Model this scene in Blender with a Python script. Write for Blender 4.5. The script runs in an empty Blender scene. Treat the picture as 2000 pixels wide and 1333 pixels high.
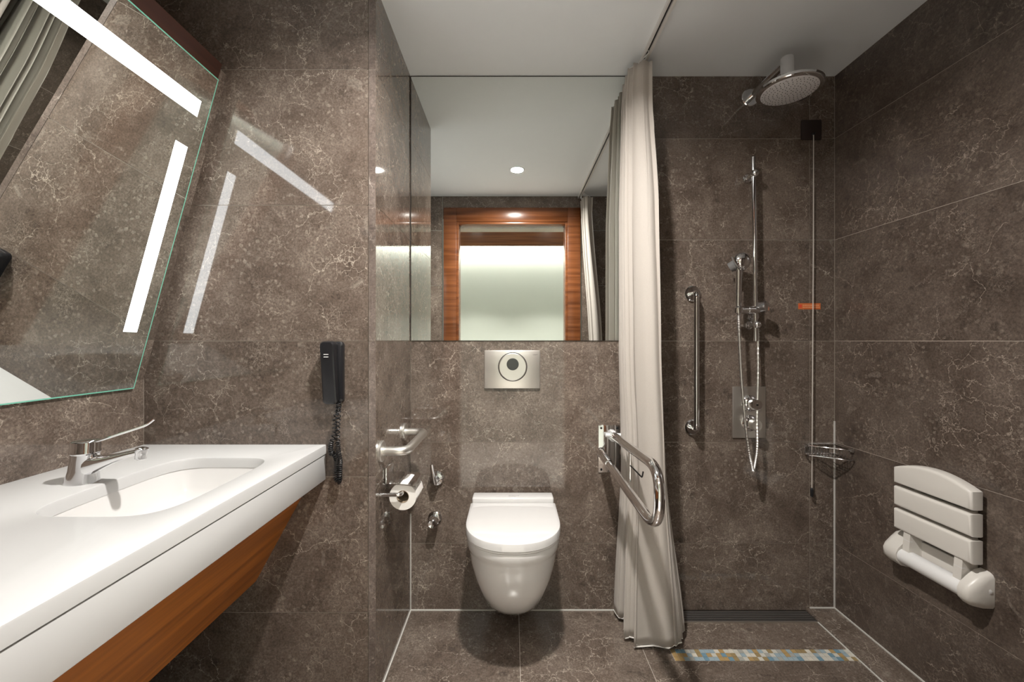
import bpy, bmesh, math, random
from mathutils import Vector, Matrix
random.seed(7)
S = bpy.context.scene
COL = S.collection

# ------------------------------------------------------------------ camera, world, exposure
CAMZ = 1.198
cam_d = bpy.data.cameras.new('camera'); cam = bpy.data.objects.new('camera', cam_d); COL.objects.link(cam)
cam_d.sensor_width = 36.0; cam_d.lens = 36.0*804.0/2000.0
cam_d.clip_start = 0.02
cam.location = (0, 0, CAMZ); cam.rotation_euler = (math.pi/2, 0, 0)
S.camera = cam
w = bpy.data.worlds.new('world'); S.world = w; w.use_nodes = True
w.node_tree.nodes['Background'].inputs[0].default_value = (0.05, 0.05, 0.05, 1)
w.node_tree.nodes['Background'].inputs[1].default_value = 0.2
S.view_settings.view_transform = 'Standard'; S.view_settings.look = 'None'
S.view_settings.exposure = 0.12; S.view_settings.gamma = 1.0
S.view_settings.use_curve_mapping = False
# emission strengths of the room's lamps and of the added corridor fill
E_DOWN = 40.0       # glow of the downlight lens by the toilet
P_DOWN = 38.0       # its lamp, watts
A_DOWN = 158.0      # its beam, degrees
E_STRIP = 7.8       # lit strips in the tilted mirror
E_COVE = 62.0       # cove behind the corridor pelmet
E_HALL_FILL = 30.0       # glow of the added corridor fill lenses
P_HALL_FILL = 22.0       # each added corridor fill lamp, watts

# ------------------------------------------------------------------ room numbers (metres)
XL, XR, XN = -1.219, 1.434, -0.451       # left wall, right wall, side of the partition
YB, YP, YD, YO = 1.83, 1.363, 0.30, 0.18  # back wall, partition face, door wall inner, outer
ZC = 2.376
ZJ = [0.0, 0.298, 0.748, 1.198, 1.648, 2.098, ZC]

# ------------------------------------------------------------------ materials
def mat(name):
    m = bpy.data.materials.new(name); m.use_nodes = True
    nt = m.node_tree
    return m, nt, nt.nodes['Principled BSDF']

def N(nt, typ, **kw):
    n = nt.nodes.new(typ)
    for k, v in kw.items():
        if k.startswith('i_'):
            key = k[2:]
            key = int(key) if key.isdigit() else key.replace('_', ' ')
            n.inputs[key].default_value = v
        else:
            setattr(n, k, v)
    return n

def simple(name, col, rough=0.4, metal=0.0, bump=None, var=0.04, **kw):
    m, nt, b = mat(name)
    tc = N(nt, 'ShaderNodeTexCoord')
    nz = N(nt, 'ShaderNodeTexNoise'); nz.inputs['Scale'].default_value = 25; nz.inputs['Detail'].default_value = 4
    nt.links.new(tc.outputs['Object'], nz.inputs['Vector'])
    mp = N(nt, 'ShaderNodeMapRange'); mp.inputs['To Min'].default_value = 1-var; mp.inputs['To Max'].default_value = 1+var
    nt.links.new(nz.outputs['Fac'], mp.inputs['Value'])
    mx = N(nt, 'ShaderNodeVectorMath', operation='SCALE'); mx.inputs[0].default_value = col[:3]
    nt.links.new(mp.outputs[0], mx.inputs['Scale'])
    nt.links.new(mx.outputs[0], b.inputs['Base Color'])
    b.inputs['Roughness'].default_value = rough; b.inputs['Metallic'].default_value = metal
    for k, v in kw.items():
        b.inputs[k.replace('_', ' ')].default_value = v
    if bump:
        bn = N(nt, 'ShaderNodeTexNoise'); bn.inputs['Scale'].default_value = bump[0]
        nt.links.new(tc.outputs['Object'], bn.inputs['Vector'])
        bp = N(nt, 'ShaderNodeBump'); bp.inputs['Strength'].default_value = bump[1]; bp.inputs['Distance'].default_value = 0.001
        nt.links.new(bn.outputs['Fac'], bp.inputs['Height']); nt.links.new(bp.outputs[0], b.inputs['Normal'])
    return m

def emit(name, col, strength):
    m, nt, b = mat(name)
    b.inputs['Base Color'].default_value = (0.8, 0.8, 0.8, 1)
    b.inputs['Emission Color'].default_value = (*col, 1); b.inputs['Emission Strength'].default_value = strength
    return m

def ramp(nt, fac, stops, interp='LINEAR'):
    r = N(nt, 'ShaderNodeValToRGB'); r.color_ramp.interpolation = interp
    el = r.color_ramp.elements
    while len(el) > 1: el.remove(el[-1])
    el[0].position = stops[0][0]; el[0].color = (*stops[0][1], 1)
    for p, c in stops[1:]:
        e = el.new(p); e.color = (*c, 1)
    nt.links.new(fac, r.inputs['Fac'])
    return r.outputs['Color']

def marble(name, tint=(1, 1, 1), rough=0.07, seed=0.0):
    """brown polished limestone: mottled ground, pale broken vein net, fossil blotches, dark specks"""
    m, nt, b = mat(name); L = nt.links.new
    tc = N(nt, 'ShaderNodeTexCoord'); oi = N(nt, 'ShaderNodeObjectInfo')
    sc = N(nt, 'ShaderNodeMath', operation='MULTIPLY_ADD'); sc.inputs[1].default_value = 61.0; sc.inputs[2].default_value = seed
    L(oi.outputs['Random'], sc.inputs[0])
    ad = N(nt, 'ShaderNodeVectorMath', operation='ADD')
    cb = N(nt, 'ShaderNodeCombineXYZ'); L(sc.outputs[0], cb.inputs[0]); L(sc.outputs[0], cb.inputs[1]); L(sc.outputs[0], cb.inputs[2])
    L(tc.outputs['Object'], ad.inputs[0]); L(cb.outputs[0], ad.inputs[1])
    V = ad.outputs[0]
    def noise(scale, detail=6, rough_=0.6, dist=0.0, vec=V):
        n = N(nt, 'ShaderNodeTexNoise'); n.inputs['Scale'].default_value = scale; n.inputs['Detail'].default_value = detail
        n.inputs['Roughness'].default_value = rough_; n.inputs['Distortion'].default_value = dist
        L(vec, n.inputs['Vector']); return n
    def warp(scale, amt):
        n = noise(scale, 5, 0.6)
        s = N(nt, 'ShaderNodeVectorMath', operation='SUBTRACT'); L(n.outputs['Color'], s.inputs[0]); s.inputs[1].default_value = (.5, .5, .5)
        k = N(nt, 'ShaderNodeVectorMath', operation='SCALE'); L(s.outputs[0], k.inputs[0]); k.inputs['Scale'].default_value = amt
        a = N(nt, 'ShaderNodeVectorMath', operation='ADD'); L(V, a.inputs[0]); L(k.outputs[0], a.inputs[1]); return a.outputs[0]
    def mul(a, c):
        x = N(nt, 'ShaderNodeMath', operation='MULTIPLY'); L(a, x.inputs[0])
        if isinstance(c, float): x.inputs[1].default_value = c
        else: L(c, x.inputs[1])
        return x.outputs[0]
    def mix(fac, a, c):
        x = N(nt, 'ShaderNodeMix', data_type='RGBA'); L(fac, x.inputs[0]); 
        if isinstance(a, tuple): x.inputs[6].default_value = (*a, 1)
        else: L(a, x.inputs[6])
        if isinstance(c, tuple): x.inputs[7].default_value = (*c, 1)
        else: L(c, x.inputs[7])
        return x.outputs[2]
    def smooth(v, lo, hi, a=0.0, c=1.0):
        x = N(nt, 'ShaderNodeMapRange', interpolation_type='SMOOTHSTEP'); L(v, x.inputs['Value'])
        x.inputs['From Min'].default_value = lo; x.inputs['From Max'].default_value = hi
        x.inputs['To Min'].default_value = a; x.inputs['To Max'].default_value = c; return x.outputs[0]
    t = lambda c: tuple(ci*ti for ci, ti in zip(c, tint))
    base = ramp(nt, noise(6, 10, .72, .5).outputs['Fac'],
                [(0.30, t((.056, .043, .036))), (0.46, t((.092, .072, .061))), (0.58, t((.118, .095, .082))), (0.74, t((.160, .132, .114)))])
    # rounded fossil pebbles, pale and dark
    vp = N(nt, 'ShaderNodeTexVoronoi', feature='F1'); vp.inputs['Scale'].default_value = 70; L(warp(30, .03), vp.inputs['Vector'])
    sep = N(nt, 'ShaderNodeSeparateColor'); L(vp.outputs['Color'], sep.inputs[0])
    inside = smooth(vp.outputs['Distance'], .30, .55, 1., 0.)
    peb = mul(inside, mul(smooth(sep.outputs[0], .55, 1.0), smooth(noise(5, 4, .6).outputs['Fac'], .42, .60, .12, .75)))
    c1 = mix(peb, base, t((.200, .172, .150)))
    vd = N(nt, 'ShaderNodeTexVoronoi', feature='F1'); vd.inputs['Scale'].default_value = 24; L(warp(26, .045), vd.inputs['Vector'])
    sd = N(nt, 'ShaderNodeSeparateColor'); L(vd.outputs['Color'], sd.inputs[0])
    dk = mul(smooth(vd.outputs['Distance'], .22, .42, 1., 0.), mul(smooth(sd.outputs[1], .60, .75), smooth(noise(4.2, 3, .5).outputs['Fac'], .42, .60, 0., .55)))
    c1 = mix(dk, c1, t((.045, .036, .032)))
    # fine crackle over most of the slab
    vf = N(nt, 'ShaderNodeTexVoronoi', feature='DISTANCE_TO_EDGE'); vf.inputs['Scale'].default_value = 78; L(warp(45, .05), vf.inputs['Vector'])
    fine = mul(smooth(vf.outputs['Distance'], .0, .10, 1., 0.), smooth(noise(9, 8, .7).outputs['Fac'], .44, .70, .0, .66))
    c2 = mix(fine, c1, t((.26, .224, .197)))
    # larger broken veins
    vv = N(nt, 'ShaderNodeTexVoronoi', feature='DISTANCE_TO_EDGE'); vv.inputs['Scale'].default_value = 13; L(warp(13, .11), vv.inputs['Vector'])
    vein = mul(smooth(vv.outputs['Distance'], .0, .016, 1., 0.), smooth(noise(4.0, 7, .7).outputs['Fac'], .47, .57, 0., .90))
    c3 = mix(vein, c2, t((.33, .29, .255)))
    vl = N(nt, 'ShaderNodeTexVoronoi', feature='DISTANCE_TO_EDGE'); vl.inputs['Scale'].default_value = 2.6; L(warp(5, .20), vl.inputs['Vector'])
    lng = mul(smooth(vl.outputs['Distance'], .0, .0042, 1., 0.), smooth(noise(3.1, 5, .65).outputs['Fac'], .50, .58, 0., .75))
    c3 = mix(lng, c3, t((.36, .32, .28)))
    # fossil blotches
    fb = noise(7.5, 4, .55, 1.8)
    blot = mul(smooth(fb.outputs['Fac'], .655, .70), smooth(noise(38, 4, .7).outputs['Fac'], .3, .7, .2, .65))
    c4 = mix(blot, c3, t((.20, .175, .155)))
    # broad tonal drift from slab to slab
    tn = N(nt, 'ShaderNodeMapRange'); L(oi.outputs['Random'], tn.inputs['Value']); tn.inputs['To Min'].default_value = .88; tn.inputs['To Max'].default_value = 1.10
    sc2 = N(nt, 'ShaderNodeVectorMath', operation='SCALE'); L(c4, sc2.inputs[0]); L(tn.outputs[0], sc2.inputs['Scale'])
    fg = N(nt, 'ShaderNodeMapRange'); L(noise(150, 4, .75).outputs['Fac'], fg.inputs['Value'])
    fg.inputs['From Min'].default_value = .32; fg.inputs['From Max'].default_value = .68; fg.inputs['To Min'].default_value = .62; fg.inputs['To Max'].default_value = 1.40
    sc3 = N(nt, 'ShaderNodeVectorMath', operation='SCALE'); L(sc2.outputs[0], sc3.inputs[0]); L(fg.outputs[0], sc3.inputs['Scale'])
    L(sc3.outputs[0], b.inputs['Base Color'])
    b.inputs['Roughness'].default_value = rough
    b.inputs['Specular IOR Level'].default_value = 0.62
    return m

def wood(name, axis, dark, light, rough=0.28, scale=1.0):
    m, nt, b = mat(name); L = nt.links.new
    tc = N(nt, 'ShaderNodeTexCoord'); mp = N(nt, 'ShaderNodeMapping')
    s = [38*scale]*3; s['xyz'.index(axis)] = 1.6*scale
    mp.inputs['Scale'].default_value = s
    L(tc.outputs['Object'], mp.inputs['Vector'])
    n = N(nt, 'ShaderNodeTexNoise'); n.inputs['Scale'].default_value = 1.0; n.inputs['Detail'].default_value = 7; n.inputs['Distortion'].default_value = .4
    L(mp.outputs[0], n.inputs['Vector'])
    c = ramp(nt, n.outputs['Fac'], [(.3, dark), (.5, tuple((a+d)/2 for a, d in zip(dark, light))), (.7, light)])
    L(c, b.inputs['Base Color'])
    b.inputs['Roughness'].default_value = rough
    bp = N(nt, 'ShaderNodeBump'); bp.inputs['Strength'].default_value = .08; bp.inputs['Distance'].default_value = .001
    L(n.outputs['Fac'], bp.inputs['Height']); L(bp.outputs[0], b.inputs['Normal'])
    return m

def cloth(name, col):
    m, nt, b = mat(name); L = nt.links.new
    tc = N(nt, 'ShaderNodeTexCoord')
    wv = N(nt, 'ShaderNodeTexNoise'); wv.inputs['Scale'].default_value = 420; L(tc.outputs['Object'], wv.inputs['Vector'])
    c = ramp(nt, wv.outputs['Fac'], [(.3, tuple(x*.94 for x in col)), (.7, col)])
    L(c, b.inputs['Base Color']); b.inputs['Roughness'].default_value = .75
    b.inputs['Sheen Weight'].default_value = .15
    tr = N(nt, 'ShaderNodeBsdfTranslucent'); L(c, tr.inputs['Color'])
    ms = N(nt, 'ShaderNodeMixShader'); ms.inputs[0].default_value = .28
    L(b.outputs[0], ms.inputs[1]); L(tr.outputs[0], ms.inputs[2])
    L(ms.outputs[0], nt.nodes['Material Output'].inputs['Surface'])
    return m

M = {}
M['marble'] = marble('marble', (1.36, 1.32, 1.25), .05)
M['marble_right_dimmed'] = marble('marble_right_dimmed', (.98, .93, .87), .3, 5.0)  # same stone, darker tint standing in for the dimmer light on this wall
M['marble_floor'] = marble('marble_floor', (1.36, 1.32, 1.24), .22, 13.0)
M['marble_edge'] = marble('marble_edge', (1.5, 1.48, 1.48), .30, 29.0)
M['grout'] = simple('grout', (.52, .46, .40), .8)
M['silicone'] = simple('silicone', (.62, .60, .56), .45)
M['ceiling'] = simple('ceiling_paint', (.85, .875, .895), .9, var=.012)
M['white_wall'] = simple('white_wall_paint', (.50, .52, .47), .8, var=.01)
M['solid_white'] = simple('solid_surface', (.57, .567, .563), .22, var=.012)
M['porcelain'] = simple('porcelain', (.70, .687, .675), .07, var=.006, Coat_Weight=.5, Coat_Roughness=.03)
M['chrome'] = simple('chrome', (.80, .80, .81), .07, 1.0, var=.01)
M['steel'] = simple('brushed_steel', (.80, .78, .74), .36, 1.0, bump=(900, .12), var=.02)
M['darkmetal'] = simple('dark_steel', (.07, .07, .072), .35, 1.0)
M['grate'] = simple('grate_steel', (.34, .335, .33), .42, 1.0)
M['black'] = simple('black_plastic', (.011, .011, .013), .32)
M['blackrub'] = simple('black_cord', (.009, .009, .010), .4)
M['dkgap'] = simple('dark_backing', (.012, .010, .010), .7)
M['greybutton'] = simple('grey_sensor', (.045, .047, .042), .35)
M['mirror'] = simple('mirror_silver', (.86, .885, .86), .004, 1.0, var=.0)
M['glass_edge'] = simple('green_glass_edge', (.22, .62, .47), .12, var=.02)
M['wood_y'] = wood('wood_along', 'y', (.29, .085, .010), (.60, .20, .026), .34)
M['wood_x'] = wood('wood_across', 'x', (.10, .030, .010), (.23, .078, .026), .26)
M['wood_dark'] = wood('wood_dark', 'y', (.030, .009, .005), (.055, .018, .010), .45)
M['plastic'] = simple('cream_plastic', (.70, .665, .615), .34, var=.01)
M['plastic_w'] = simple('white_plastic', (.78, .77, .76), .38, var=.01)
M['curtain'] = cloth('curtain_cloth', (.66, .605, .55))
M['hem'] = simple('white_hem', (.82, .79, .75), .7)
M['rail'] = simple('white_aluminium', (.72, .69, .66), .35, var=.01)
M['paper'] = simple('toilet_paper', (.84, .81, .77), .9, bump=(300, .2))
M['cardboard'] = simple('cardboard', (.30, .23, .16), .9)
M['orange'] = simple('orange_vinyl', (.66, .17, .05), .45)
M['orange_pale'] = simple('pale_print', (.85, .42, .22), .5)
M['red'] = simple('red_print', (.75, .08, .04), .4)
M['greyprint'] = simple('grey_print', (.25, .24, .23), .5)
M['cordwhite'] = simple('cord_white', (.55, .50, .45), .6)
M['boxbrown'] = simple('brown_plate', (.030, .020, .018), .45)
M['showerface'] = simple('spray_face', (.80, .78, .78), .4)
M['handface_shaded'] = simple('hand_spray_face_shaded', (.16, .155, .15), .35)  # shadow on the hand spray face is put into this dark grey
M['softchrome'] = simple('satin_chrome', (.78, .78, .79), .2, 1.0, var=.01)
M['hosesteel'] = simple('hose_steel', (.72, .70, .68), .34, 1.0, var=.01)
M['nozzle'] = simple('nozzle_dark', (.05, .05, .05), .5)
M['hallfloor'] = simple('hall_floor_stone', (.52, .49, .45), .4)  # unseen corridor floor, made pale to bounce light up to the ceiling
MOS = [simple('mosaic_%d' % i, c, .2, var=.06) for i, c in enumerate(
    [(.30, .38, .42), (.55, .53, .47), (.40, .27, .12), (.16, .27, .34), (.36, .36, .33), (.62, .58, .50), (.30, .22, .11)])]
M['lamp1'] = emit('downlight_glow', (1.0, .95, .88), E_DOWN)
M['strip'] = emit('mirror_strip_glow', (.93, .985, 1.0), E_STRIP)
M['cove'] = emit('cove_glow', (.98, 1.0, .95), E_COVE)
M['hall_fill'] = emit('hall_fill_glow', (1.0, .96, .90), E_HALL_FILL)  # lens glow of the added corridor fill lamps

# ------------------------------------------------------------------ mesh helpers
ORG = {}
class MB:
    def __init__(s): s.bm = bmesh.new()
    def box(s, x0, x1, y0, y1, z0, z1, bev=0.0, seg=2, rot=None, about=None):
        r = bmesh.ops.create_cube(s.bm, size=1.0)
        vs = r['verts']
        c = Vector(((x0+x1)/2, (y0+y1)/2, (z0+z1)/2)); d = (x1-x0, y1-y0, z1-z0)
        for v in vs: v.co = Vector((v.co.x*d[0], v.co.y*d[1], v.co.z*d[2])) + c
        if bev:
            es = list({e for v in vs for e in v.link_edges})
            g = bmesh.ops.bevel(s.bm, geom=es, offset=bev, segments=seg, profile=.5, affect='EDGES')
            vs = list({v for f in g['faces'] for v in f.verts} | {v for v in vs if v.is_valid})
        if rot is not None:
            p = Vector(about) if about else c
            for v in vs: v.co = rot @ (v.co-p) + p
        return s
    def rings(s, rings, closed=True, cap0=True, cap1=True):
        R = [[s.bm.verts.new(p) for p in r] for r in rings]
        n = len(R[0])
        for a, b in zip(R, R[1:]):
            for i in range(n if closed else n-1):
                j = (i+1) % n
                s.bm.faces.new((a[i], a[j], b[j], b[i]))
        if cap0: s.bm.faces.new(R[0][::-1])
        if cap1: s.bm.faces.new(R[-1])
        return s
    def tube(s, pts, r, n=12, cap=True):
        pts = [Vector(p) for p in pts]
        rr = r if isinstance(r, (list, tuple)) else [r]*len(pts)
        T = []
        for i in range(len(pts)):
            a = pts[max(i-1, 0)]; b = pts[min(i+1, len(pts)-1)]
            T.append((b-a).normalized())
        up = Vector((0, 0, 1)) if abs(T[0].z) < .9 else Vector((0, 1, 0))
        nrm = (up - T[0]*up.dot(T[0])).normalized()
        rings = []
        for p, t, q in zip(pts, T, rr):
            nrm = (nrm - t*nrm.dot(t)).normalized(); bi = t.cross(nrm)
            rings.append([p + (nrm*math.cos(2*math.pi*k/n) + bi*math.sin(2*math.pi*k/n))*q for k in range(n)])
        return s.rings(rings, cap0=cap, cap1=cap)
    def lathe(s, prof, o, axis=(0, 0, 1), n=28, cap0=True, cap1=True):
        """prof: list of (radius, distance along axis)"""
        ax = Vector(axis).normalized(); o = Vector(o)
        up = Vector((0, 0, 1)) if abs(ax.z) < .9 else Vector((1, 0, 0))
        u = (up-ax*up.dot(ax)).normalized(); v = ax.cross(u)
        rings = [[o + ax*h + (u*math.cos(2*math.pi*k/n)+v*math.sin(2*math.pi*k/n))*max(r, 1e-5) for k in range(n)] for r, h in prof]
        return s.rings(rings, cap0=cap0, cap1=cap1)
    def sphere(s, c, r, n=16):
        bmesh.ops.create_uvsphere(s.bm, u_segments=n, v_segments=n//2, radius=r, matrix=Matrix.Translation(c)); return s
    def prism(s, poly, axis, a, b):
        """poly: 2D points; axis 'x' -> (y,z), 'y' -> (x,z), 'z' -> (x,y)"""
        def P(p, t):
            return {'x': (t, p[0], p[1]), 'y': (p[0], t, p[1]), 'z': (p[0], p[1], t)}[axis]
        return s.rings([[P(p, a) for p in poly], [P(p, b) for p in poly]])

def finish(mb, name, m, org, ang=35, mats=None):
    bm = mb.bm
    bmesh.ops.recalc_face_normals(bm, faces=bm.faces)
    bmesh.ops.translate(bm, vec=-Vector(org), verts=bm.verts)
    me = bpy.data.meshes.new(name); bm.to_mesh(me); bm.free()
    for x in ([m] if not mats else mats): me.materials.append(x)
    if ang:
        for p in me.polygons: p.use_smooth = True
        me.set_sharp_from_angle(angle=math.radians(ang))
    o = bpy.data.objects.new(name, me); COL.objects.link(o)
    return o

def thing(name, label, cat, loc, group=None):
    o = bpy.data.objects.new(name, None); COL.objects.link(o); o.location = loc
    o.empty_display_size = .05
    o['label'] = label; o['category'] = cat
    if group: o['group'] = group
    ORG[o.name] = Vector(loc); return o
def part(mb, name, m, parent, label=None, ang=35, mats=None):
    o = finish(mb, name, m, ORG[parent.name], ang, mats); o.parent = parent
    ORG[o.name] = ORG[parent.name]
    if label: o['label'] = label
    return o
def solo(mb, name, m, label, cat, org, ang=35, group=None):
    o = finish(mb, name, m, org, ang); o.location = org; ORG[o.name] = Vector(org)
    o['label'] = label; o['category'] = cat
    if group: o['group'] = group
    return o
def struct(mb, name, m, ang=0, org=(0, 0, 0)):
    o = finish(mb, name, m, org, ang); o.location = org; ORG[o.name] = Vector(org)
    o['kind'] = 'structure'; return o

def round_path(pts, r, n=8):
    pts = [Vector(p) for p in pts]; out = [pts[0]]
    for i in range(1, len(pts)-1):
        a, b, c = pts[i-1], pts[i], pts[i+1]
        d1 = (a-b); d2 = (c-b); q = min(r, d1.length*.49, d2.length*.49)
        p0 = b + d1.normalized()*q; p1 = b + d2.normalized()*q
        for k in range(n+1):
            t = k/n; out.append(p0*(1-t)**2 + b*2*t*(1-t) + p1*t*t)
    out.append(pts[-1]); return out

def catmull(pts, m=10):
    pts = [Vector(p) for p in pts]; P = [2*pts[0]-pts[1]]+pts+[2*pts[-1]-pts[-2]]; out = []
    for i in range(1, len(P)-2):
        for k in range(m):
            t = k/m; a, b, c, d = P[i-1:i+3]
            out.append(.5*((2*b)+(c-a)*t+(2*a-5*b+4*c-d)*t*t+(3*b-a-3*c+d)*t**3))
    out.append(P[-2]); return out

def text(txt, size, loc, rot, m, parent, name='lettering', depth=.0002):
    cu = bpy.data.curves.new('t', 'FONT'); cu.body = txt; cu.size = size; cu.align_x = 'CENTER'; cu.align_y = 'CENTER'; cu.extrude = depth
    t = bpy.data.objects.new('t', cu); COL.objects.link(t)
    bpy.context.view_layer.update()
    me = bpy.data.meshes.new_from_object(t.evaluated_get(bpy.context.evaluated_depsgraph_get()))
    bpy.data.objects.remove(t)
    me.materials.clear(); me.materials.append(m)
    o = bpy.data.objects.new(name, me); COL.objects.link(o); o.parent = parent
    o.location = Vector(loc)-ORG[parent.name]; o.rotation_euler = rot
    return o

# ------------------------------------------------------------------ tiles
GAP, TT = 0.0019, 0.0012
_tm = {}
def tile(parent, x0, x1, y0, y1, z0, z1, m, name='tile'):
    c = Vector(((x0+x1)/2, (y0+y1)/2, (z0+z1)/2)); d = (round(x1-x0, 5), round(y1-y0, 5), round(z1-z0, 5))
    key = (d, m.name)
    if key not in _tm:
        mb = MB().box(-d[0]/2, d[0]/2, -d[1]/2, d[1]/2, -d[2]/2, d[2]/2)
        me = bpy.data.meshes.new('tile'); mb.bm.to_mesh(me); mb.bm.free(); me.materials.append(m); _tm[key] = me
    o = bpy.data.objects.new(name, _tm[key]); COL.objects.link(o); o.parent = parent
    o.location = c - ORG[parent.name]; return o
def tiles_y(parent, Y, xs, zs, m, t=TT):       # faces -Y (t>0) or +Y (t<0)
    ya, yb = sorted((Y, Y+t)); g = GAP/2
    for a, b in zip(xs, xs[1:]):
        for c, d in zip(zs, zs[1:]): tile(parent, a+g, b-g, ya, yb, c+g, d-g, m)
def tiles_x(parent, X, ys, zs, m, t=TT):
    xa, xb = sorted((X, X+t)); g = GAP/2
    for a, b in zip(ys, ys[1:]):
        for c, d in zip(zs, zs[1:]): tile(parent, xa, xb, a+g, b-g, c+g, d-g, m)

MA = M['marble']
wb = struct(MB().box(XN, XR+.05, YB+TT, YB+.08, 0, ZC), 'wall_back', M['grout'])
tiles_y(wb, YB, [XN, .503, 1.323, XR], ZJ, MA)
wr = struct(MB().box(XR+TT, XR+.08, YD, YB+TT, 0, ZC), 'wall_right', M['grout'])
tiles_x(wr, XR, [YD, .93, YB], ZJ, M['marble_right_dimmed'])
wl = struct(MB().box(XL-.08, XL-TT, YD, YP+TT, 0, ZC), 'wall_left', M['grout'])
tiles_x(wl, XL, [YD, .74, YP], ZJ, MA, -TT)
wp = struct(MB().box(XL-.08, XN-.024, YP+TT, YB+.08, 0, ZC).box(XN-.03, XN-TT, YP+TT, YB+.08, 0, ZC), 'wall_partition', M['grout'])
tiles_y(wp, YP, [XL, XN-.024], ZJ, MA)
for a, b in zip(ZJ, ZJ[1:]):      # thick slabs on the side of the partition, their sawn edges show in front
    tile(wp, XN-.024+.0012, XN-TT-.0002, YP, YP+TT+.001, a+.001, b-.001, M['marble_edge'], 'edge_strip')
tiles_x(wp, XN, [YP, YB], ZJ, MA, -TT)
# door wall with the opening the camera looks through
DX, DZ = 0.433, 2.147
wd = struct(MB().box(XL-.08, -DX-.02, YO, YD-TT, 0, ZC+.03).box(DX+.02, XR+.08, YO, YD-TT, 0, ZC+.03).box(-DX-.02, DX+.02, YO, YD-TT, DZ+.02, ZC+.03), 'wall_front', M['white_wall'])
tiles_y(wd, YD, [XL, -.565], ZJ, MA, -TT); tiles_y(wd, YD, [.565, XR], ZJ, MA, -TT)
tiles_y(wd, YD, [-.565, .565], [2.19, ZC], MA, -TT)

ce = struct(MB().box(XL-.08, XR+.08, YD-TT-.0, YB+.08, ZC, ZC+.03), 'ceiling', M['ceiling'])
fl = struct(MB().box(XL-.08, XR+.08, YO, YB+.08, -.06, -TT), 'floor', M['grout'])
FM = M['marble_floor']
def ftile(x0, x1, y0, y1, z=0.0, name='tile', m=None):
    g = .001; tile(fl, x0+g, x1-g, y0+g, y1-g, -TT, z, m or FM, name)
XS = 1.303
ftile(XN, .03, .93, YB); ftile(.03, .508, .93, YB)
ftile(XN, .03, YD, .93); ftile(.03, .508, YD, .93)
ftile(XL, XN, YD, .70); ftile(XL, XN, .70, YP)
MX0 = .612
ftile(.508, XS, 1.598, 1.748); ftile(.508, MX0, 1.541, 1.598); ftile(.508, XS, .93, 1.541); ftile(.508, XS, YD, .93)
ftile(XS, XR, .93, YB, .010, 'border_tile'); ftile(XS, XR, YD, .93, .010, 'border_tile')
ftile(.508, .60, 1.748, YB)
# mosaic strip in the shower floor
nc = 37; cw = (XS-.002-MX0)/nc; rh = (1.598-1.541)/3
mosme = []
for mm in MOS:
    me = bpy.data.meshes.new('mosaic_tile'); b_ = MB().box(-cw/2+.0007, cw/2-.0007, -rh/2+.0007, rh/2-.0007, -.0012, .0004); b_.bm.to_mesh(me); b_.bm.free(); me.materials.append(mm); mosme.append(me)
rm = random.Random(11)
for i in range(nc):
    for j in range(3):
        o = bpy.data.objects.new('mosaic_tile', rm.choices(mosme, [5, 5, 4, 3, 3, 2, 3])[0]); COL.objects.link(o); o.parent = fl
        o.location = (MX0+(i+.5)*cw, 1.541+(j+.5)*rh, 0)
# pale sealant joints
def seal(n, *b): struct(MB().box(*b), 'trim_%d' % n, M['silicone'])
s4 = .0045
seal(1, XN, .60, YB-s4, YB, 0, s4)
seal(2, XN, XN+s4, .93, YB-s4, 0, s4)
seal(3, XR-s4, XR, .6, YB-s4, .010, .010+s4)
seal(4, XR-s4, XR, YB-s4, YB, .012, .842)
seal(5, 1.323, XR-s4, YB-s4, YB, .010, .010+s4)
seal(6, XN, XN+s4*.8, YB-s4*.8, YB, .005, .43)
seal(7, XS-s4, XS-.0004, .6, 1.75, 0, .0035)

# corridor beyond the door
HY, HX, HZ = -1.25, 1.5, 2.62
struct(MB().box(-HX, HX, HY-.06, HY, 0, HZ), 'wall_corridor', M['white_wall'])
struct(MB().box(-HX-.06, -HX, HY-.06, YO, 0, HZ), 'wall_corridor_left', M['white_wall'])
struct(MB().box(HX, HX+.06, HY-.06, YO, 0, HZ), 'wall_corridor_right', M['white_wall'])
struct(MB().box(-HX-.06, HX+.06, HY-.06, YO+.04, HZ, HZ+.05), 'ceiling_corridor', M['ceiling'])
struct(MB().box(-HX-.06, HX+.06, HY-.06, YO, -.06, 0), 'floor_corridor', M['hallfloor'])
struct(MB().box(-HX, HX, YO-.005, YO+.04, ZC+.031, HZ), 'wall_corridor_front', M['white_wall'])
pel = struct(MB().box(-HX, HX, -1.03, -1.0, 2.275, 2.43), 'trim_8', M['wood_x'])
o = solo(MB().box(-1.45, 1.45, HY+.06, HY+.10, 2.34, 2.355), 'cove_light', M['cove'], 'long cove light above the wooden corridor pelmet, seen through the doorway', 'light', (0, HY+.08, 2.34), 0)

struct(MB().box(-1.46, 1.46, HY+.052, HY+.108, 2.356, 2.362), 'trim_9', M['rail'])  # unseen cap added above the cove light to block its upward glow
# wooden door frame
dr = struct(MB().box(-.555, -DX-.018, YD, YD+.014, 0, 2.28, .003).box(DX+.018, .555, YD, YD+.014, 0, 2.28, .003).box(-DX-.018, DX+.018, YD, YD+.014, DZ+.018, 2.28, .003), 'door_1', M['wood_x'], 30)
part(MB().box(-DX-.0195, -DX, YO, YD+.006, 0, DZ+.0195, .002), 'jamb', M['wood_x'], dr)
part(MB().box(DX, DX+.0195, YO, YD+.006, 0, DZ+.0195, .002), 'jamb', M['wood_x'], dr)
part(MB().box(-DX, DX, YO, YD+.006, DZ, DZ+.0195, .002), 'head', M['wood_x'], dr)

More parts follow.
